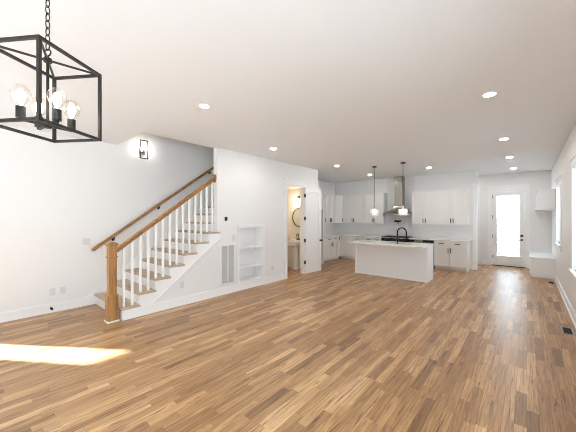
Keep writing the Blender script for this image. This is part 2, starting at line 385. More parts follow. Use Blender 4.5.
# ------------------------------------------------------------------ windows
def window(k, axis, face, n, a, b, z0, z1, label, stool=True):
    """casing on the room face, sash and pane in the wall thickness. n = direction into the room"""
    def bx(m, u0, u1, d0, d1, c0, c1):
        if axis == 0: m.box(face+n*d0, u0, c0, face+n*d1, u1, c1)
        else: m.box(u0, face+n*d0, c0, u1, face+n*d1, c1)
    m = MB()
    bx(m, a-.09, a, 0, .02, z0, z1); bx(m, b, b+.09, 0, .02, z0, z1)
    bx(m, a-.10, b+.10, 0, .022, z1, z1+.11); bx(m, a-.12, b+.12, 0, .035, z1+.11, z1+.13)
    bx(m, a-.12, b+.12, -.10, .05, z0-.03, z0); bx(m, a-.09, b+.09, 0, .018, z0-.12, z0-.03)
    w = m.build('window_%d' % k, trim_m); struct(w, label, 'window')
    f = MB(); t = .045
    bx(f, a, a+t, -.13, -.08, z0, z1); bx(f, b-t, b, -.13, -.08, z0, z1); bx(f, a+t, b-t, -.13, -.08, z0, z0+t); bx(f, a+t, b-t, -.13, -.08, z1-t, z1)
    bx(f, a+t, b-t, -.13, -.08, (z0+z1)/2-.02, (z0+z1)/2+.02)
    f.build('window_sash', trim_m, w)
    g = MB(); bx(g, a+t, b-t, -.106, -.102, z0+t, z1-t); g.build('window_pane', pane_m, w)
for k, (a, b, c, d) in enumerate(RIGHT_WINS):
    window(k+1, 0, XR, -1, a, b, c, d, ['narrow looking bright window on the right wall beside the bench', 'white cased window cut off by the right edge', 'added unseen right wall window lighting the left side of the room'][k])
for k, (a, b) in enumerate(FRONT_WINS):
    window(k+4, 1, YF, 1, a, b, .80, 2.30, 'tall window behind the viewpoint, %s of three' % ['leftmost', 'middle', 'rightmost'][k])

# ------------------------------------------------------------------ doors
def bath_door():
    y0, y1 = BATH[1]+.005, 7.035; w = y1-y0; t = .035; z0, z1 = .012, 2.44
    root = MB()
    st, tr, br_ = .11, .12, .20
    # local: x 0..w along leaf, y 0..t thickness, front (room side) at y=0
    root.box(0, 0, z0, st, t, z1).box(w-st, 0, z0, w, t, z1).box(st, 0, z1-tr, w-st, t, z1).box(st, 0, z0, w-st, t, z0+br_)
    root.box(st, .014, z0+br_, w-st, t-.014, z1-tr)
    o = root.build('door_1', trim_m, bevel=.003)
    o.location = (XS+.055, y0, 0); o.rotation_euler = (0, 0, PI/2 - math.radians(4.5))
    struct(o, 'white panelled bathroom door standing open against the wall', 'door')
    k = MB(); k.lathe([(.030, -.006), (.030, 0)], (w-.06, 0, .92), 20, 1)
    k.tube([(w-.06, 0, .92), (w-.06, -.045, .92)], .011); k.ball((w-.06, -.055, .92), .028)
    k.build('door_knob', black_m, o, smooth=True)
    for z in (.335, .95, 1.57, 2.21):
        h = MB(); h.tube([(-.004, -.004, z-.05), (-.004, -.004, z+.05)], .011); h.box(-.05, -.0, z-.05, .0, .004, z+.05); h.build('hinge', black_m, o)
bath_door()
def back_door():
    x0, x1, z1 = BD[0]+.02, BD[1]-.02, 2.44; m = MB(); y0, y1 = YB+.03, YB+.075
    gx0, gx1, gz0, gz1 = -.765, -.175, .33, 2.31
    m.box(x0, y0, .02, gx0, y1, z1).box(gx1, y0, .02, x1, y1, z1).box(gx0, y0, .02, gx1, y1, gz0).box(gx0, y0, gz1, gx1, y1, z1)
    for a in ((gx0-.022, gz0-.022, gx0+.006, gz1+.022), (gx1-.006, gz0-.022, gx1+.022, gz1+.022), (gx0, gz0-.022, gx1, gz0+.006), (gx0, gz1-.006, gx1, gz1+.022)):
        m.box(a[0], y0-.010, a[1], a[2], y0, a[3])
    o = m.build('door_2', trim_m); struct(o, 'white back door with a full-length glass pane at the far wall', 'door')
    MB().box(gx0, (y0+y1)/2-.003, gz0, gx1, (y0+y1)/2+.003, gz1).build('glass_pane', pane_m, o)
    k = MB(); k.lathe([(.03, -.008), (.03, 0)], (x1-.075, y0, .88), 20, 1); k.tube([(x1-.075, y0, .88), (x1-.075, y0-.05, .88), (x1-.10, y0-.055, .88), (x1-.20, y0-.055, .88)], .012); k.build('lever_handle', black_m, o, smooth=True)
    k = MB(); k.box(x1-.108, y0-.02, .98, x1-.042, y0, 1.05); k.build('deadbolt', black_m, o, bevel=.004)
    for z in (.30, .97, 1.62, 2.28):
        MB().box(x0-.02, y0-.012, z-.05, x0+.012, y0, z+.05).build('hinge', bronze_m, o)
    MB().box(BD[0], YB-.01, 0, BD[1], YB+.15, .02).build('threshold', bronze_m, o)
back_door()

# outdoors seen through the panes
struct(MB().box(-40, -40, -.35, 40, 40, -.15).build('ground', ground_m), 'pale ground outside', 'ground')
f = thing('fence', 'pale horizontal board fence outside the back door', 'fence', (-1, 16.5, -.15))
b = MB()
for k in range(9): b.box(-6, -.02, .06+k*.17, 5, .02, .06+k*.17+.155)
b.build('board_panel', siding_m, f)
for x in (-6, -4, -2, 0, 2, 4): MB().box(x-.05, .02, 0, x+.05, .12, 1.66).build('fence_post', siding_m, f)

# ------------------------------------------------------------------ staircase
def staircase():
    r = thing('staircase', 'straight staircase with oak treads and white risers rising along the left wall', 'staircase', (XL, N0, 0))
    for i in range(17):
        y = i*RUN; z = (i+1)*RISE
        xr = (XS+.03 if N0+y+RUN < YE+.09 else XS-WT-.003) - XL
        t = MB(); t.box(.02, y, z-.034, xr, y+RUN+.03, z); t.build('tread', tread_m, r, bevel=.006)
        xq = (XS-.002 if N0+y+.02 < YE else XS-WT-.003) - XL
        if N0+y+.02 < YE: xq = XS-WT-.002-XL
        MB().box(.02, y+.022, z-RISE, xq, y+.04, z-.03).build('riser', trim_m, r)
    # outer stringer board on the room face
    pts = []; i = 0
    lo = lambda Y: .178 + .742*(Y-2.126)
    n = 7
    for i in range(n):
        pts += [(N0+i*RUN+.022, RISE*i if i else .15), (N0+i*RUN+.022, RISE*(i+1)-.031)]
    pts += [(YE+.06, RISE*n-.031), (YE+.06, lo(YE+.06)), (2.088, .15)]
    MB().prism([(y-N0, z) for y, z in pts], 0, XS-XL+.001, XS-XL+.020).build('stringer', trim_m, r)
    ya, yb = 2.10, YE+.05
    MB().prism([(ya-N0, lo(ya)-.004), (yb-N0, lo(yb)-.004), (yb-N0, lo(yb)+.018), (ya-N0-.02, lo(ya-.02)+.018)], 0, XS-XL+.020, XS-XL+.034).build('stringer_moulding', trim_m, r)
    # skirt board on the left wall
    sk = [(N0-.10, .002), (N0-.10, .15), (N0-.06, .19), (N0+RUN*16, RISE*17+.10), (N0+RUN*16, RISE*16-.1), (N0+.05, .002)]
    MB().prism([(y-N0, z) for y, z in sk], 0, .001, .018).build('skirt_board', trim_m, r)
staircase()
def railing():
    cx, cyy = -4.885, 1.525
    r = thing('stair_railing', 'stained oak newel and handrail with white square balusters on the open stair side', 'railing', (cx, cyy, 0))
    n = MB(); w = .072
    n.box(-w, -w, 0, w, w, .40)
    def fr(z0, a, z1, b):
        A = [n.b.verts.new((x*a, y*a, z0)) for x, y in ((-1,-1),(1,-1),(1,1),(-1,1))]; B = [n.b.verts.new((x*b, y*b, z1)) for x, y in ((-1,-1),(1,-1),(1,1),(-1,1))]
        n.b.faces.new(A[::-1]); n.b.faces.new(B)
        for k in range(4): n.b.faces.new((A[k], A[(k+1) % 4], B[(k+1) % 4], B[k]))
    fr(.40, .072, .43, .058); fr(.43, .055, .985, .055); fr(.985, .066, 1.005, .066); fr(1.005, .055, 1.16, .055); fr(1.16, .060, 1.175, .070); fr(1.175, .076, 1.20, .076); fr(1.20, .070, 1.225, .030)
    npo = n.build('newel_post', newel_m, r, bevel=.003)
    bm_ = MB(); bm_.box(-w-.012, -w-.012, 0, w+.012, w+.012, .022); bm_.build('base_shoe', trim_m, npo)
    rx = -4.865-cx
    zr = lambda Y: 1.105 + .728*(Y-1.60)
    y0, y1 = 1.575, YE-.02
    h = MB(); A = Vector((rx, y0-cyy, zr(y0))); B = Vector((rx, y1-cyy, zr(y1)))
    t = (B-A).normalized(); up = Vector((1,0,0)).cross(t)
    prof = [(-.028,-.034),(.028,-.034),(.028,-.020),(.020,-.012),(.030,.005),(.030,.020),(.018,.032),(-.018,.032),(-.030,.020),(-.030,.005),(-.020,-.012),(-.028,-.020)]
    R0 = [h.b.verts.new(A + Vector((a,0,0)) + up*b) for a, b in prof]; R1 = [h.b.verts.new(B + Vector((a,0,0)) + up*b) for a, b in prof]
    h.b.faces.new(R0); h.b.faces.new(R1[::-1])
    for k in range(len(prof)): h.b.faces.new((R0[k], R0[(k+1) % len(prof)], R1[(k+1) % len(prof)], R1[k]))
    h.build('handrail', rail_m, r)
    q = MB(); 
    q.lathe([(.058, 0), (.058, .010), (.048, .022)], (0, 0, 0), 28, 1)
    o = q.build('rosette', rail_m, r, smooth=True); o.location = (rx, YE-.023-cyy, zr(YE-.02)); o.scale = (1, 1, 1.5)
    k = 0; Y = 1.685
    while Y < YE-.02:
        i = int((Y-N0)/RUN); zt = RISE*(i+1)
        MB().box(rx-.016, Y-cyy-.016, zt, rx+.016, Y-cyy+.016, zr(Y)-.035).build('baluster', trim_m, r); Y += .126
railing()
def wall_rail():
    r = thing('wall_handrail', 'stained oak handrail fixed to the left wall above the stairs', 'handrail', (XL, 1.57, 1.0))
    sl = .715
    h = MB(); A = (.075, 0, 0); B = (.075, 3.0, 3.0*sl)
    h.bar(A, B, .048, .055); h.build('rail', rail_m, r, bevel=.012)
    for Y in (.36, 1.24, 2.53):
        b = MB(); z = Y*sl
        b.lathe([(.026, 0), (.026, .008), (.012, .014)], (0.001, Y, z-.085), 16, 0)
        b.tube([(.01, Y, z-.085), (.055, Y, z-.085), (.072, Y, z-.065), (.075, Y, z-.03)], .010); b.build('bracket', black_m, r, smooth=True)
wall_rail()

# ------------------------------------------------------------------ stair wall fittings
def niche():
    y0, y1, z0, z1 = NICHE
    r = thing('built_in_shelf', 'white built-in shelf niche with two shelves in the stair wall', 'shelf', (XS, (y0+y1)/2, z0)); hw = (y1-y0)/2; hh = z1-z0; D = .30
    c = MB(); cw = .068
    c.box(0, -hw-cw, -.02, .018, -hw, hh+cw).box(0, hw, -.02, .018, hw+cw, hh+cw).box(0, -hw, hh, .018, hw, hh+cw).box(0, -hw, -.02, .018, hw, .0)
    c.build('casing', trim_m, r, bevel=.003)
    b = MB(); b.box(-D, -hw+.001, .001, -D+.012, hw-.001, hh-.001).box(-D, -hw+.001, .001, 0, -hw+.012, hh-.001).box(-D, hw-.012, .001, 0, hw-.001, hh-.001).box(-D, -hw+.012, .001, 0, hw-.012, .014).box(-D, -hw+.012, hh-.014, 0, hw-.012, hh-.001)
    b.build('box_lining', trim_m, r)
    for z in (.30, .74): MB().box(-D+.012, -hw+.012, z-.015, .006, hw-.012, z+.022).build('shelf_board', trim_m, r, bevel=.003)
niche()
def grille():
    r = thing('return_air_grille', 'tall white return air grille with two slatted panels on the stair wall', 'vent', (XS, 3.665, .20))
    W2, hh = .185, .84
    f = MB(); f.box(0, -W2, 0, .012, -W2+.03, hh).box(0, W2-.03, 0, .012, W2, hh).box(0, -W2+.03, 0, .012, W2-.03, .03).box(0, -W2+.03, hh-.03, .012, W2-.03, hh).box(0, -.012, .03, .012, .012, hh-.03)
    f.build('frame', trim_m, r)
    MB().box(.0005, -W2+.03, .03, .003, W2-.03, hh-.03).build('backing', grille_m, r)
    for a, b in ((-W2+.03, -.012), (.012, W2-.03)):
        l = MB(); z = .034
        while z < hh-.04:
            A = [l.b.verts.new((x, yy, zz)) for yy in (a, b) for x, zz in ((.003, z+.014), (.010, z), (.0115, z+.002), (.0045, z+.016))]
            for q in ((0,1,2,3),(7,6,5,4),(0,4,5,1),(1,5,6,2),(2,6,7,3),(3,7,4,0)): l.b.faces.new([A[i] for i in q])
            z += .016
        l.build('louvre_panel', grille_m, r)
grille()
def plate(name, label, cat, face_x, y, z, n=1, w=.075, h=.118, kind='outlet', axis=0, sign=1, group=None, m=None, rotz=None):
    r = thing(name, label, cat, (face_x, y, z), 0, group)
    MB().box(0, -w/2*n, -h/2, .006, w/2*n, h/2).build('cover_plate', m or plastic_m, r, bevel=.002)
    for k in range(n):
        yc = (k-(n-1)/2)*w*.6
        if kind == 'outlet':
            for dz in (-.022, .022): MB().box(.006, yc-.016, dz-.014, .0085, yc+.016, dz+.014).build('receptacle', plastic_m, r, bevel=.002)
        else: MB().box(.006, yc-.014, -.03, .010, yc+.014, .03).build('rocker', plastic_m, r, bevel=.002)
    return r
plate('power_outlet', 'white outlet low on the wall under the stairs', 'outlet', XS, 2.64, .37)
plate('power_outlet', 'white outlet low on the wall between the shelf niche and bathroom door', 'outlet', XS, 5.04, .35)
plate('power_outlet', 'white outlet low on the left wall before the stairs', 'outlet', XL, 1.02, .34)
plate('cable_plate', 'white cable plate right of the outlet low on the left wall', 'wall plate', XL, 1.16, .34, kind='switch')
plate('light_switch', 'white switch plate on the left wall beside the lower end of the handrail', 'light switch', XL, 1.50, 1.16, n=2, w=.06, kind='switch')
plate('light_switch', 'white switch plate on the stair wall above the air grille', 'light switch', XS, 3.83, 1.16, kind='switch')
t = thing('thermostat', 'small black thermostat on the wall right of the stair railing', 'thermostat', (XS, 3.615, 1.57))
MB().box(0, -.030, -.040, .018, .030, .040).build('housing', black_m, t, bevel=.006); MB().box(.018, -.02, -.01, .0195, .02, .025).build('display', blackglass_m, t)
t = thing('door_stop', 'small black door stop sticking out of the left baseboard', 'door stop', (XL+.016, 1.0, .07))
d = MB(); d.lathe([(.02, 0), (.02, .006)], (0, 0, 0), 16, 0); d.tube([(.004, 0, 0), (.06, 0, 0)], .006); d.build('post', black_m, t, smooth=True)
MB().tube([(.058, 0, 0), (.08, 0, 0)], .016).build('bumper', black_m, t, smooth=True)

# ------------------------------------------------------------------ bathroom
def bath():
    yw = YC-.07
    r = thing('pedestal_sink', 'white pedestal sink seen through the bathroom doorway', 'sink', (-5.44, yw, .04))
    b = MB(); b.lathe([(.12, -.04), (.13, -.02), (.10, .06), (.085, .35), (.095, .62), (.15, .70)], (0, -.22, 0), 8); b.build('pedestal', porc_m, r)
    def rr(z, w, d, y0=-.46, y1=-.002): return z
    k = MB(); k.box(-.17, -.42, .70, .17, -.03, .76).box(-.24, -.47, .76, .24, -.002, .80)
    k.box(-.28, -.50, .80, .28, -.40, .86).box(-.28, -.14, .80, .28, -.002, .86).box(-.28, -.40, .80, -.20, -.14, .86).box(.20, -.40, .80, .28, -.14, .86)
    k.build('basin', porc_m, r, bevel=.012)
    t = thing('bathroom_faucet', 'black arched faucet on the pedestal sink', 'faucet', (-5.42, yw-.08, .90))
    q = MB(); q.box(-.075, -.025, 0, .075, .025, .022); pts = [(0, 0, .02), (0, 0, .13)] + [(0, -.055+.055*math.cos(a), .13+.055*math.sin(a)) for a in [PI*i/8 for i in range(1, 8)]] + [(0, -.11, .115)]
    q.tube(pts, .013); q.build('spout', black_m, t, smooth=True)
    for x in (-.055, .055):
        h = MB(); h.tube([(x, 0, .022), (x, 0, .055)], .012); h.bar((x, 0, .055), (x*1.6, -.01, .062), .012); h.build('handle', black_m, t)
    mi = thing('round_mirror', 'round black-framed mirror above the pedestal sink', 'mirror', (-5.42, yw, 1.60))
    f = MB(); f.torus((0, -.016, 0), .30, .013, 1, 56, 8); f.build('frame', black_m, mi, smooth=True)
    g = MB(); g.lathe([(.30, -.014), (.30, -.004)], (0, 0, 0), 56, 1); g.build('mirror_glass', mat('mirror_silver', (.9, .9, .9), .02, 1), mi)
    v = thing('vanity_light', 'black wall light with a glowing shade above the round mirror', 'wall lamp', (-5.34, yw, 2.24))
    p = MB(); p.box(-.18, -.02, -.035, .18, -.001, .035); p.build('backplate', black_m, v, bevel=.004)
    for x in (-.12, .12):
        a = MB(); a.tube([(x, -.02, 0), (x, -.10, 0), (x, -.10, -.03)], .010); a.lathe([(.05, -.05), (.05, -.03), (.02, -.02)], (x, -.10, 0), 16); a.build('arm', black_m, v, smooth=True)
        s = MB(); s.lathe([(.045, -.16), (.045, -.05)], (x, -.10, 0), 20); s.build('lamp_shade', bath_e, v, smooth=True)
bath()

# ------------------------------------------------------------------ kitchen
def pull(m, cx, cz, L_, vertical, y=0):
    """black bar pull in front (-y) of a face"""
    if vertical:
        m.box(cx-.009, y-.036, cz-L_/2, cx+.009, y-.020, cz+L_/2)
        for s in (-1, 1): m.box(cx-.005, y-.022, cz+s*(L_/2-.02)-.005, cx+.005, y, cz+s*(L_/2-.02)+.005)
    else:
        m.box(cx-L_/2, y-.036, cz-.009, cx+L_/2, y-.020, cz+.009)
        for s in (-1, 1): m.box(cx+s*(L_/2-.02)-.005, y-.022, cz-.005, cx+s*(L_/2-.02)+.005, y, cz+.005)
def shaker(root, kind, x0, x1, z0, z1, handle=None, y=0, rail=.06):
    """handle: ('v'|'h', x, z, length)"""
    m = MB(); g = .0035; x0 += g; x1 -= g; z0 += g; z1 -= g; t = .022; s = min(rail, (z1-z0)*.28)
    m.box(x0, y-t, z0, x0+rail, y, z1).box(x1-rail, y-t, z0, x1, y, z1).box(x0+rail, y-t, z1-s, x1-rail, y, z1).box(x0+rail, y-t, z0, x1-rail, y, z0+s)
    m.box(x0+rail, y-t+.013, z0+s, x1-rail, y, z1-s)
    o = m.build(kind, cab_m, root)
    if handle:
        h = MB(); pull(h, handle[1], handle[2], handle[3], handle[0] == 'v', y-t); h.build('handle', black_m, o)
    return o
BZ, CT = .884, .914       # cabinet top, counter top
def base_cab(label, loc, rz, w, layout, depth=.60, tx=0):
    r = thing('base_cabinet', label, 'cabinet', loc, rz)
    b = MB(); b.box(0, 0, .10, w, depth, BZ); b.build('carcass', cab_m, r)
    MB().box(tx, .07, 0, w, depth, .10).build('toe_kick', cab_m, r)
    for kind, x0, x1, z0, z1, h in layout: shaker(r, kind, x0, x1, z0, z1, h)
    return r
def wall_cab(label, loc, rz, w, layout, depth=.33, z0=1.37, z1=2.44):
    r = thing('wall_cabinet', label, 'cabinet', loc, rz)
    MB().box(0, 0, z0, w, depth, z1).build('carcass', cab_m, r)
    c = MB(); c.box(0, -.022, z1, w, depth, z1+.045); c.build('top_moulding', cab_m, r)
    for kind, x0, x1, a, b, h in layout: shaker(r, kind, x0, x1, a, b, h)
    return r
def two_doors(w, z0=1.37, z1=2.44):
    return [('door', 0, w/2, z0, z1, ('v', w/2-.035, z0+.12, .14)), ('door', w/2, w, z0, z1, ('v', w/2+.035, z0+.12, .14))]
def dd(w):
    return [('drawer', 0, w/2, .71, BZ-.005, ('h', w/4, .80, .14)), ('drawer', w/2, w, .71, BZ-.005, ('h', 3*w/4, .80, .14)),
            ('door', 0, w/2, .10, .71, ('v', w/2-.035, .60, .14)), ('door', w/2, w, .10, .71, ('v', w/2+.035, .60, .14))]
BF, UF, LBF, LUF = 9.575, 9.87, -5.50, -5.79     # base / upper faces: back run, left run
R90 = PI/2
FP = 8.17         # far face of the refrigerator alcove panel
base_cab('plain white base cabinet behind the tall panel on the left kitchen wall', (LBF, FP+.002, 0), R90, .348, [('door', 0, .348, .10, BZ-.005, None)])
base_cab('white base cabinet with two drawers on the left kitchen wall beside the open door', (LBF, 8.522, 0), R90, .788, dd(.788))
w = BF-9.312-.002; base_cab('white corner base cabinet with one tall door and upright handle on the left wall', (LBF, 9.312, 0), R90, w, [('door', 0, w-.024, .10, BZ-.005, ('v', w/2-.01, .79, .14))])
w = .42; base_cab('plain white base cabinet turning the kitchen corner', (LBF+.0, BF, 0), 0, w, [('door', .024, w, .10, BZ-.005, None)], tx=-.068)
w = .60; base_cab('white drawer cabinet partly hidden behind the left end of the island', (LBF+.42, BF, 0), 0, w, [('drawer', 0, w, .71, BZ-.005, ('h', w/2, .80, .16)), ('door', 0, w, .10, .71, ('v', w-.04, .60, .14))])
xr0 = -3.87
w = xr0-.004-(LBF+1.02); base_cab('white base cabinet left of the range behind the island', (LBF+1.02, BF, 0), 0, w, dd(w))
# tall panel and cabinet of the alcove
tag(MB().box(-6.117, FP-.03, 0, -5.35, FP, 2.44).build('alcove_panel', cab_m, bevel=.002), 'tall white panel edge just right of the open bathroom door', 'panel')
wall_cab('white deep cabinet high above the alcove behind the open bathroom door', (-5.40, 7.16, 0), R90, FP-.032-7.16, two_doors(FP-.032-7.16, 1.86), .70, 1.86)
# right base cabinets
XRB0, XRB1 = -2.195, -1.325
base_cab('white base cabinet with two drawers and two doors right of the island', (XRB0, BF, 0), 0, XRB1-XRB0-.02, dd(XRB1-XRB0-.02))
tag(MB().box(XRB1-.019, BF-.02, 0, XRB1, YK-.002, BZ).build('end_panel', cab_m), 'white end panel on the right base cabinet', 'panel')
# wall cabinets
wall_cab('white wall cabinet partly hidden behind the open bathroom door', (LUF, FP+.002, 0), R90, .775, [('door', 0, .325, 1.37, 2.44, None), ('door', .325, .775, 1.37, 2.44, ('v', .735, 1.49, .14))])
wall_cab('white two-door wall cabinet on the left kitchen wall', (LUF, 8.951, 0), R90, .66, two_doors(.66))
def diag():
    a = (LUF, 9.612); b = (LUF+.258, UF)
    r = thing('wall_cabinet', 'white diagonal corner wall cabinet with a single door', 'cabinet', (a[0], a[1], 0), PI/4)
    L_ = math.hypot(b[0]-a[0], b[1]-a[1])
    def loc(x, y):
        dx, dy = x-a[0], y-a[1]; c = math.cos(PI/4); return ((dx+dy)*c, (-dx+dy)*c)
    pts = [loc(*a), loc(*b), loc(b[0], YK-.01), loc(XL+.005, YK-.01), loc(XL+.005, a[1])]
    MB().prism(pts, 2, 1.37, 2.44).build('carcass', cab_m, r)
    MB().prism(pts, 2, 2.44, 2.485).build('top_moulding', cab_m, r)
    shaker(r, 'door', .012, L_-.012, 1.37, 2.44, ('v', L_-.05, 1.49, .14))
diag()
x0 = LUF+.262
w = -4.67-x0; wall_cab('white two-door wall cabinet next to the diagonal corner cabinet', (x0, UF, 0), 0, w, two_doors(w))
w = -3.905+4.668; wall_cab('white two-door wall cabinet left of the range hood', (-4.668, UF, 0), 0, w, two_doors(w))
w = .79; wall_cab('white two-door wall cabinet right of the range hood', (-2.945, UF, 0), 0, w, two_doors(w))
wall_cab('white two-door wall cabinet at the right end of the kitchen wall', (-2.152, UF, 0), 0, w, two_doors(w))
# counters
m = MB(); m.box(XL+.003, FP+.002, BZ, LBF+.03, YK-.002, CT).box(LBF+.03, BF-.035, BZ, xr0-.004, YK-.002, CT)
tag(m.build('kitchen_countertop', quartz_m, bevel=.003), 'white stone countertop wrapping the left kitchen corner', 'countertop')
XRG1 = -2.955
tag(MB().box(XRG1+.004, BF-.035, BZ, XRB1+.06, YK-.002, CT).build('kitchen_countertop', quartz_m, bevel=.003), 'white stone countertop right of the range', 'countertop')
m = MB(); m.box(XL+.001, YK-.008, CT, -3.90, YK, 1.37).box(-3.90, YK-.008, .90, -2.945, YK, H-.002).box(-2.945, YK-.008, CT, XRB1+.06, YK, 1.37)
tag(struct(m.build('wall_tiles', tile_m)), 'glossy white tile backsplash on the kitchen wall', 'backsplash')
m = MB(); m.box(XL, FP+.002, CT, XL+.008, YK-.008, 1.37)
tag(struct(m.build('wall_tiles', tile_m)), 'white tile backsplash on the left kitchen wall', 'backsplash')
# range
def cooker():
    x0, x1 = xr0, XRG1; w = x1-x0; cx = (x0+x1)/2
    r = thing('range', 'black-topped gas range with stainless front below the hood', 'range', (cx, BF-.02, 0)); h = w/2-.003
    MB().box(-h, .03, .09, h, .60, .885).build('body', steel_m, r)
    MB().box(-h, .06, 0, h, .56, .09).build('kick_panel', iron_m, r)
    MB().box(-h, -.03, .885, h, .60, .912).build('cooktop', steel_m, r, bevel=.004)
    MB().box(-h, -.02, .78, h, .03, .885).build('control_panel', blackglass_m, r, bevel=.004)
    for k in range(6):
        q = MB(); x = -h+.10+k*(2*h-.2)/5; q.lathe([(.022, -.05), (.022, -.02)], (x, 0, .832), 14, 1); q.build('knob', iron_m, r, smooth=True)
    d = MB(); d.box(-h+.01, .0, .20, h-.01, .03, .76); dd_ = d.build('oven_door', steel_m, r); MB().box(-h+.12, -.004, .32, h-.12, 0, .62).build('oven_window', blackglass_m, dd_)
    MB().tube([(-h+.06, -.05, .71), (h-.06, -.05, .71)], .012).build('oven_handle', steel_m, r, smooth=True)
    for k in range(3):
        g = MB(); a = -h+.02+k*(2*h-.04)/3; b = a+(2*h-.04)/3-.01
        for yy in (.03, .28, .54): g.box(a, yy, .925, b, yy+.014, .94)
        for xx in (a, (a+b)/2-.007, b-.014): g.box(xx, .03, .925, xx+.014, .554, .94)
        for xx in (a, b-.014):
            for yy in (.03, .54): g.box(xx, yy, .912, xx+.014, yy+.014, .925)
        g.build('grate', iron_m, r)
cooker()
def dishwasher():
    x0, x1 = XRG1+.006, XRB0-.004
    r = thing('undercounter_appliance', 'stainless undercounter appliance between the range and right base cabinet', 'appliance', (x0, BF, 0)); w = x1-x0
    MB().box(0, 0, .10, w, .58, BZ-.002).build('body', dark_m, r)
    MB().box(0, .05, 0, w, .55, .10).build('toe_kick', dark_m, r)
    MB().box(.004, -.022, .12, w-.004, 0, .79).build('front_panel', steel_m, r, bevel=.003)
    MB().box(.004, -.022, .80, w-.004, 0, BZ-.006).build('control_strip', steel_m, r, bevel=.003)
    for a, b in ((.01, .17), (w-.32, w-.01)): MB().box(a, -.024, .806, b, -.022, BZ-.012).build('display', blackglass_m, r)
dishwasher()
def hood():
    cx = (xr0+XRG1)/2
    r = thing('range_hood', 'stainless chimney range hood on the tiled kitchen wall', 'range hood', (cx, YK-.009, 1.68))
    hw, d = .455, .50
    c = MB()
    c.box(-hw, -d, 0, hw, 0, .05)
    # curved flare up to the chimney
    prev = None; cw, cd = .135, .25; n = 8; rings = []
    for k in range(n+1):
        t = k/n; s = (1-t)**1.9; a = cw+(hw-cw)*s; b = cd+(d-cd)*s; z = .05+.30*t
        rings.append([c.b.verts.new(p) for p in ((-a, -b, z), (a, -b, z), (a, 0, z), (-a, 0, z))])
    for A, B in zip(rings, rings[1:]):
        for k in range(4): c.b.faces.new((A[k], A[(k+1) % 4], B[(k+1) % 4], B[k]))
    c.b.faces.new(rings[0][::-1]); c.b.faces.new(rings[-1])
    c.build('canopy', steel_m, r)
    MB().box(-cw, -cd, .35, cw, 0, H-1.68-.003).build('chimney', steel_m, r, bevel=.003)
    MB().box(-hw+.04, -d+.04, -.006, hw-.04, -.04, 0).build('filter', nickel_m, r)
hood()
t = thing('pot_filler', 'black folding pot filler tap on the tiles below the hood', 'faucet', (-3.60, YK-.008, 1.41))
p = MB(); p.lathe([(.032, -.012), (.032, 0)], (0, 0, .05), 16, 1); p.tube([(0, -.01, .05), (0, -.07, .05)], .013); p.tube([(0, -.07, .03), (0, -.07, .08)], .017); p.build('wall_mount', black_m, t, smooth=True)
p = MB(); p.tube([(0, -.07, .065), (.21, -.12, .065)], .017); p.tube([(.21, -.12, .035), (.21, -.12, .085)], .016); p.tube([(.21, -.12, .04), (.12, -.26, .04), (.19, -.30, .04), (.19, -.30, -.05)], .015); p.build('jointed_arm', black_m, t, smooth=True)

# island
IX0, IX1, IY0, IY1 = -3.79, -1.86, 7.44, 8.02
r = thing('kitchen_island', 'white panelled kitchen island standing on the oak floor', 'island', ((IX0+IX1)/2, (IY0+IY1)/2, 0)); hx, hy = (IX1-IX0)/2, (IY1-IY0)/2
b = MB(); b.box(-hx, -hy, 0, hx, -hy+.03, BZ).box(-hx, -hy+.03, 0, -hx+.03, hy-.02, BZ).box(hx-.03, -hy+.03, 0, hx, hy-.02, BZ).box(-hx+.03, -hy+.03, .02, hx-.03, hy-.03, .6)
b.build('body_panels', isl_m, r, bevel=.002)
q = MB(); q.box(-hx-.012, -hy-.012, 0, hx+.012, -hy, .03).box(hx, -hy, 0, hx+.012, hy-.02, .03).box(-hx-.012, -hy, 0, -hx, hy-.02, .03); q.build('base_trim', trim_m, r)
for q in ((hx-.05, -hy-.008, hx+.008, -hy), (hx, -hy, hx+.008, -hy+.05), (hx, hy-.07, hx+.008, hy-.02), (-hx-.001, -hy-.008, -hx+.05, -hy)):
    MB().box(q[0], q[1], .03, q[2], q[3], BZ).build('corner_trim', isl_m, r)
for k in range(3):
    a = -hx+.03+k*(2*hx-.06)/3; bb = a+(2*hx-.06)/3
    o = MB().box(a+.003, hy-.02, .10, bb-.003, hy, BZ-.01).build('door', cab_m, r)
SK = (-2.98, -2.26, 7.56, 7.93)
m = MB(); X0, X1, Y0, Y1 = -3.82, -1.835, 6.98, 8.04
m.box(X0, Y0, BZ, X1, SK[2], CT).box(X0, SK[3], BZ, X1, Y1, CT).box(X0, SK[2], BZ, SK[0], SK[3], CT).box(SK[1], SK[2], BZ, X1, SK[3], CT)
tag(m.build('island_countertop', quartz_m), 'white stone countertop overhanging the front of the island', 'countertop')
m = MB(); a, bq, c_, d_ = SK; m.box(a, c_, .66, bq, d_, .672).box(a-.012, c_-.012, .66, a, d_+.012, BZ-.001).box(bq, c_-.012, .66, bq+.012, d_+.012, BZ-.001).box(a, c_-.012, .66, bq, c_, BZ-.001).box(a, d_, .66, bq, d_+.012, BZ-.001)
tag(m.build('kitchen_sink', steel_m), 'stainless undermount sink set in the island countertop', 'sink')
t = thing('kitchen_faucet', 'black gooseneck faucet standing on the island countertop', 'faucet', (-2.60, 7.49, CT), math.radians(-48))
p = MB(); p.lathe([(.028, 0), (.028, .012), (.018, .02)], (0, 0, 0), 18); R = .12
pts = [(0, 0, .01), (0, 0, .29)] + [(0, R-R*math.cos(k), .29+R*math.sin(k)) for k in [PI*i/12 for i in range(1, 13)]] + [(0, 2*R, .25)]
p.tube(pts, .0165); p.build('spout', black_m, t, smooth=True)
MB().tube([(0, 2*R, .26), (0, 2*R, .12)], [.018, .024]).build('spray_head', black_m, t, smooth=True)
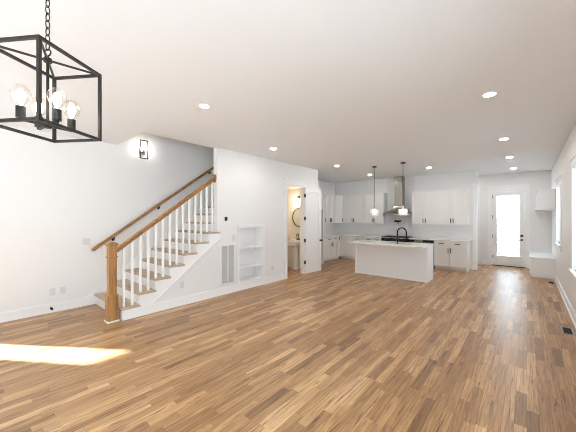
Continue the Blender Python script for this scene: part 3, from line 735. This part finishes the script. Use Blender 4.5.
p = MB(); p.tube([(.015, 0, .10), (.045, 0, .10)], .012); p.bar((.045, 0, .10), (.055, -.02, .19), .010); p.build('lever', black_m, t)

# pendants
def pendant(x, y, label):
    r = thing('pendant_light', label, 'pendant lamp', (x, y, H), 0, 'glass pendants over the island')
    MB().lathe([(.062, -.022), (.062, 0)], (0, 0, 0), 24).build('canopy', black_m, r, smooth=True)
    MB().tube([(0, 0, -.02), (0, 0, -1.120)], .0055, 8).build('stem', black_m, r)
    c = MB(); c.lathe([(.05, -1.212), (.05, -1.198), (.03, -1.190), (.030, -1.140), (.014, -1.120)], (0, 0, 0), 20); c.build('socket', nickel_m, r, smooth=True)
    MB().lathe([(.035, -1.202), (.095, -1.210), (.108, -1.225), (.110, -1.300), (.098, -1.365), (.085, -1.380)], (0, 0, 0), 32, cap=False).build('glass_shade', shade_m, r, smooth=True)
    MB().lathe([(.012, -1.215), (.024, -1.240), (.032, -1.270), (.028, -1.300), (.010, -1.315)], (0, 0, 0), 16).build('bulb', pend_e, r, smooth=True)
pendant(-3.27, 7.58, 'clear glass pendant over the left half of the island')
pendant(-2.46, 7.50, 'clear glass pendant in front of the range hood, over the faucet')

# ------------------------------------------------------------------ ceiling lights
def can(x, y, label):
    r = thing('recessed_light', label, 'ceiling light', (x, y, H), 0, 'recessed ceiling lights')
    MB().lathe([(.056, -.006), (.076, -.006), (.078, 0), (.056, 0), (.056, -.006)], (0, 0, 0), 28, cap=False).build('trim_ring', trim_m, r, smooth=True)
    MB().lathe([(.056, -.004), (.056, -.001)], (0, 0, 0), 28).build('lens', can_e, r)
for x, y, l in [(-.33, 3.98, 'largest recessed ceiling light, high at the right, nearest the viewpoint'),
                (-3.14, 2.03, 'recessed ceiling light nearest the lantern, high at the left'),
                (-4.00, 4.22, 'recessed ceiling light above the stair wall'),
                (-4.00, 6.78, 'recessed ceiling light in front of the corner beside the open bathroom door'),
                (-4.02, 8.95, 'recessed ceiling light just left of the left pendant'),
                (-2.15, 8.78, 'recessed ceiling light above the right kitchen wall cabinets'),
                (-.32, 6.43, 'second recessed light from the viewpoint in the right-hand row'),
                (-.31, 8.47, 'third recessed light from the viewpoint in the right-hand row'),
                (-.29, 10.45, 'recessed light closest to the back door'),
                (-1.75, 10.95, 'added unseen recessed light behind the kitchen wall, brightening the far wall')]:  # last one is added out of view to brighten the far wall
    can(x, y, l)

def chandelier():
    a = YAW
    def cw(l, d): return (l*math.cos(a)-d*math.sin(a), l*math.sin(a)+d*math.cos(a))
    X, Y = cw(-1.416, 1.650)
    zb, zt = 2.113, 2.533; hx, hy = .166, .197
    r = thing('lantern_chandelier', 'dark metal cage lantern chandelier hanging on a chain at upper left', 'chandelier', (X, Y, zb), a-math.radians(7)); h = zt-zb; w = .0155
    f = MB(); 
    for sx in (-1, 1):
        for sy in (-1, 1): f.box(sx*hx-w/2, sy*hy-w/2, -w/2, sx*hx+w/2, sy*hy+w/2, h+w/2)
    for z in (0, h):
        for s in (-1, 1):
            f.box(-hx, s*hy-w/2, z-w/2, hx, s*hy+w/2, z+w/2); f.box(s*hx-w/2, -hy, z-w/2, s*hx+w/2, hy, z+w/2)
    f.build('cage_frame', bronze_m, r)
    x = MB(); x.bar((-hx, -hy, h), (hx, hy, h), .010); x.bar((-hx, hy, h), (hx, -hy, h), .010); x.lathe([(.02, -.012), (.02, .012)], (0, 0, h), 16); x.build('top_cross', bronze_m, r)
    s = MB(); s.tube([(0, 0, .04), (0, 0, h+.02)], .0075); s.lathe([(.018, .02), (.028, .03), (.028, .05), (.012, .06)], (0, 0, 0), 18); s.build('center_rod', bronze_m, r, smooth=True)
    l = MB(); l.torus((0, 0, h+.045), .020, .004, 1, 24, 8); l.build('hanging_loop', bronze_m, r, smooth=True)
    c = MB(); z = h+.085; k = 0
    while z < H-zb-.05:
        if k % 2: c.torus((0, 0, z), .026, .0034, 0, 20, 6, .45, 1)
        else: c.torus((0, 0, z), .026, .0034, 1, 20, 6, .45, 1)
        z += .042; k += 1
    c.build('chain', bronze_m, r, smooth=True)
    MB().lathe([(.012, H-zb-.06), (.05, H-zb-.035), (.06, H-zb-.02), (.06, H-zb)], (0, 0, 0), 24).build('ceiling_canopy', bronze_m, r, smooth=True)
    for ang in (-23, 67, 157, 247):
        dx, dy = .12*math.cos(math.radians(ang)), .12*math.sin(math.radians(ang))
        A = MB(); A.bar((0, 0, .035), (dx, dy, .035), .011); A.tube([(dx, dy, .03), (dx, dy, .06)], .010); arm = A.build('arm', bronze_m, r)
        S_ = MB(); S_.lathe([(.0215, .045), (.0215, .106), (.018, .108)], (dx, dy, 0), 20); S_.build('lamp_socket', bronze_m, arm, smooth=True)
        b = MB(); prof = [(.013, .108), (.016, .116), (.034, .136), (.045, .163), (.046, .183), (.038, .207), (.022, .223), (.004, .228)]
        b.lathe(prof, (dx, dy, 0), 24); bo = b.build('bulb', bulbglass_m, arm, smooth=True)
        q = MB(); q.lathe([(.008, .118), (.016, .140), (.021, .168), (.016, .192), (.006, .202)], (dx, dy, 0), 10); 
        q.build('filament', bulb_e, r, smooth=True)
chandelier()
def sconce():
    r = thing('wall_sconce', 'dark open-frame wall sconce glowing high on the stairwell wall', 'wall lamp', (XL, 2.47, 3.0))
    p = MB(); p.box(0.001, -.055, -.09, .02, .055, .05); p.build('backplate', nickel_m, r, bevel=.003)
    f = MB(); w = .018
    for s in (-1, 1): f.box(.10-w/2, s*.075-w/2, -.18, .10+w/2, s*.075+w/2, .19)
    f.box(.10-w/2, -.075, -.18-w/2, .10+w/2, .075, -.18+w/2); f.box(.10-w/2, -.075, .19-w/2, .10+w/2, .075, .19+w/2); f.bar((.02, 0, -.06), (.10, 0, -.06), .012); f.box(.10-w/2, -.075, -.066, .10+w/2, .075, -.054)
    f.build('frame', bronze_m, r)
    s = MB(); s.lathe([(.02, -.06), (.02, -.01), (.016, 0)], (.10, 0, 0), 18); s.build('lamp_socket', nickel_m, r, smooth=True)
    b = MB(); b.lathe([(.013, 0), (.03, .03), (.04, .06), (.036, .09), (.016, .112), (.003, .115)], (.10, 0, 0), 20); b.build('bulb', bulbglass_m, r, smooth=True)
    q = MB(); q.lathe([(.006, .01), (.014, .04), (.016, .07), (.005, .095)], (.10, 0, 0), 10); q.build('filament', sconce_e, r, smooth=True)
sconce()

# ------------------------------------------------------------------ mudroom corner
r = thing('mudroom_bench', 'white built-in storage bench in the corner beside the back door', 'bench', (.06, 9.95, 0)); w, L_ = XR-.002-.06, YB-.003-9.95
MB().box(.012, .012, 0, w, L_, .50).build('base', trim_m, r); MB().box(-.01, -.012, .50, w, L_, .54).build('seat_board', trim_m, r, bevel=.004)
q = MB(); q.box(0, 0, 0, w, .012, .10).box(0, 0, 0, .012, L_, .10); q.build('base_trim', trim_m, r)
r = thing('hanging_cubby', 'white wall-hung cubby shelf above the storage bench', 'shelf', (.205, 9.95, 1.80)); w = XR-.002-.205
c = MB(); c.box(0, 0, .02, w, .02, .54).box(0, L_-.02, .02, w, L_, .54).box(0, .02, .52, w, L_-.02, .54).box(w-.015, .02, .02, w, L_-.02, .52).box(0, L_/2-.01, .02, w-.015, L_/2+.01, .52)
c.build('case', trim_m, r, bevel=.002); MB().box(-.02, -.012, 0, w, L_, .022).build('bottom_shelf', trim_m, r, bevel=.002)
def register(x, y, label):
    r = thing('floor_register', label, 'vent', (x, y, 0))
    f = MB(); a, b = .062, .16
    f.box(-a, -b, 0, a, -b+.016, .005).box(-a, b-.016, 0, a, b, .005).box(-a, -b+.016, 0, -a+.016, b-.016, .005).box(a-.016, -b+.016, 0, a, b-.016, .005); f.build('frame', nickel_m, r)
    MB().box(-a+.016, -b+.016, .0005, a-.016, b-.016, .0015).build('duct_shade_sheet', dark_m, r)  # flat dark sheet, the shade down the duct put in as colour
    g = MB(); y_ = -b+.03
    while y_ < b-.02: g.box(-a+.016, y_, .0015, a-.016, y_+.007, .004); y_ += .018
    g.build('slats', bronze_m, r)
register(.435, 5.57, 'dark floor register nearest the viewpoint beside the right wall')
register(.45, 9.40, 'dark floor register in front of the storage bench')
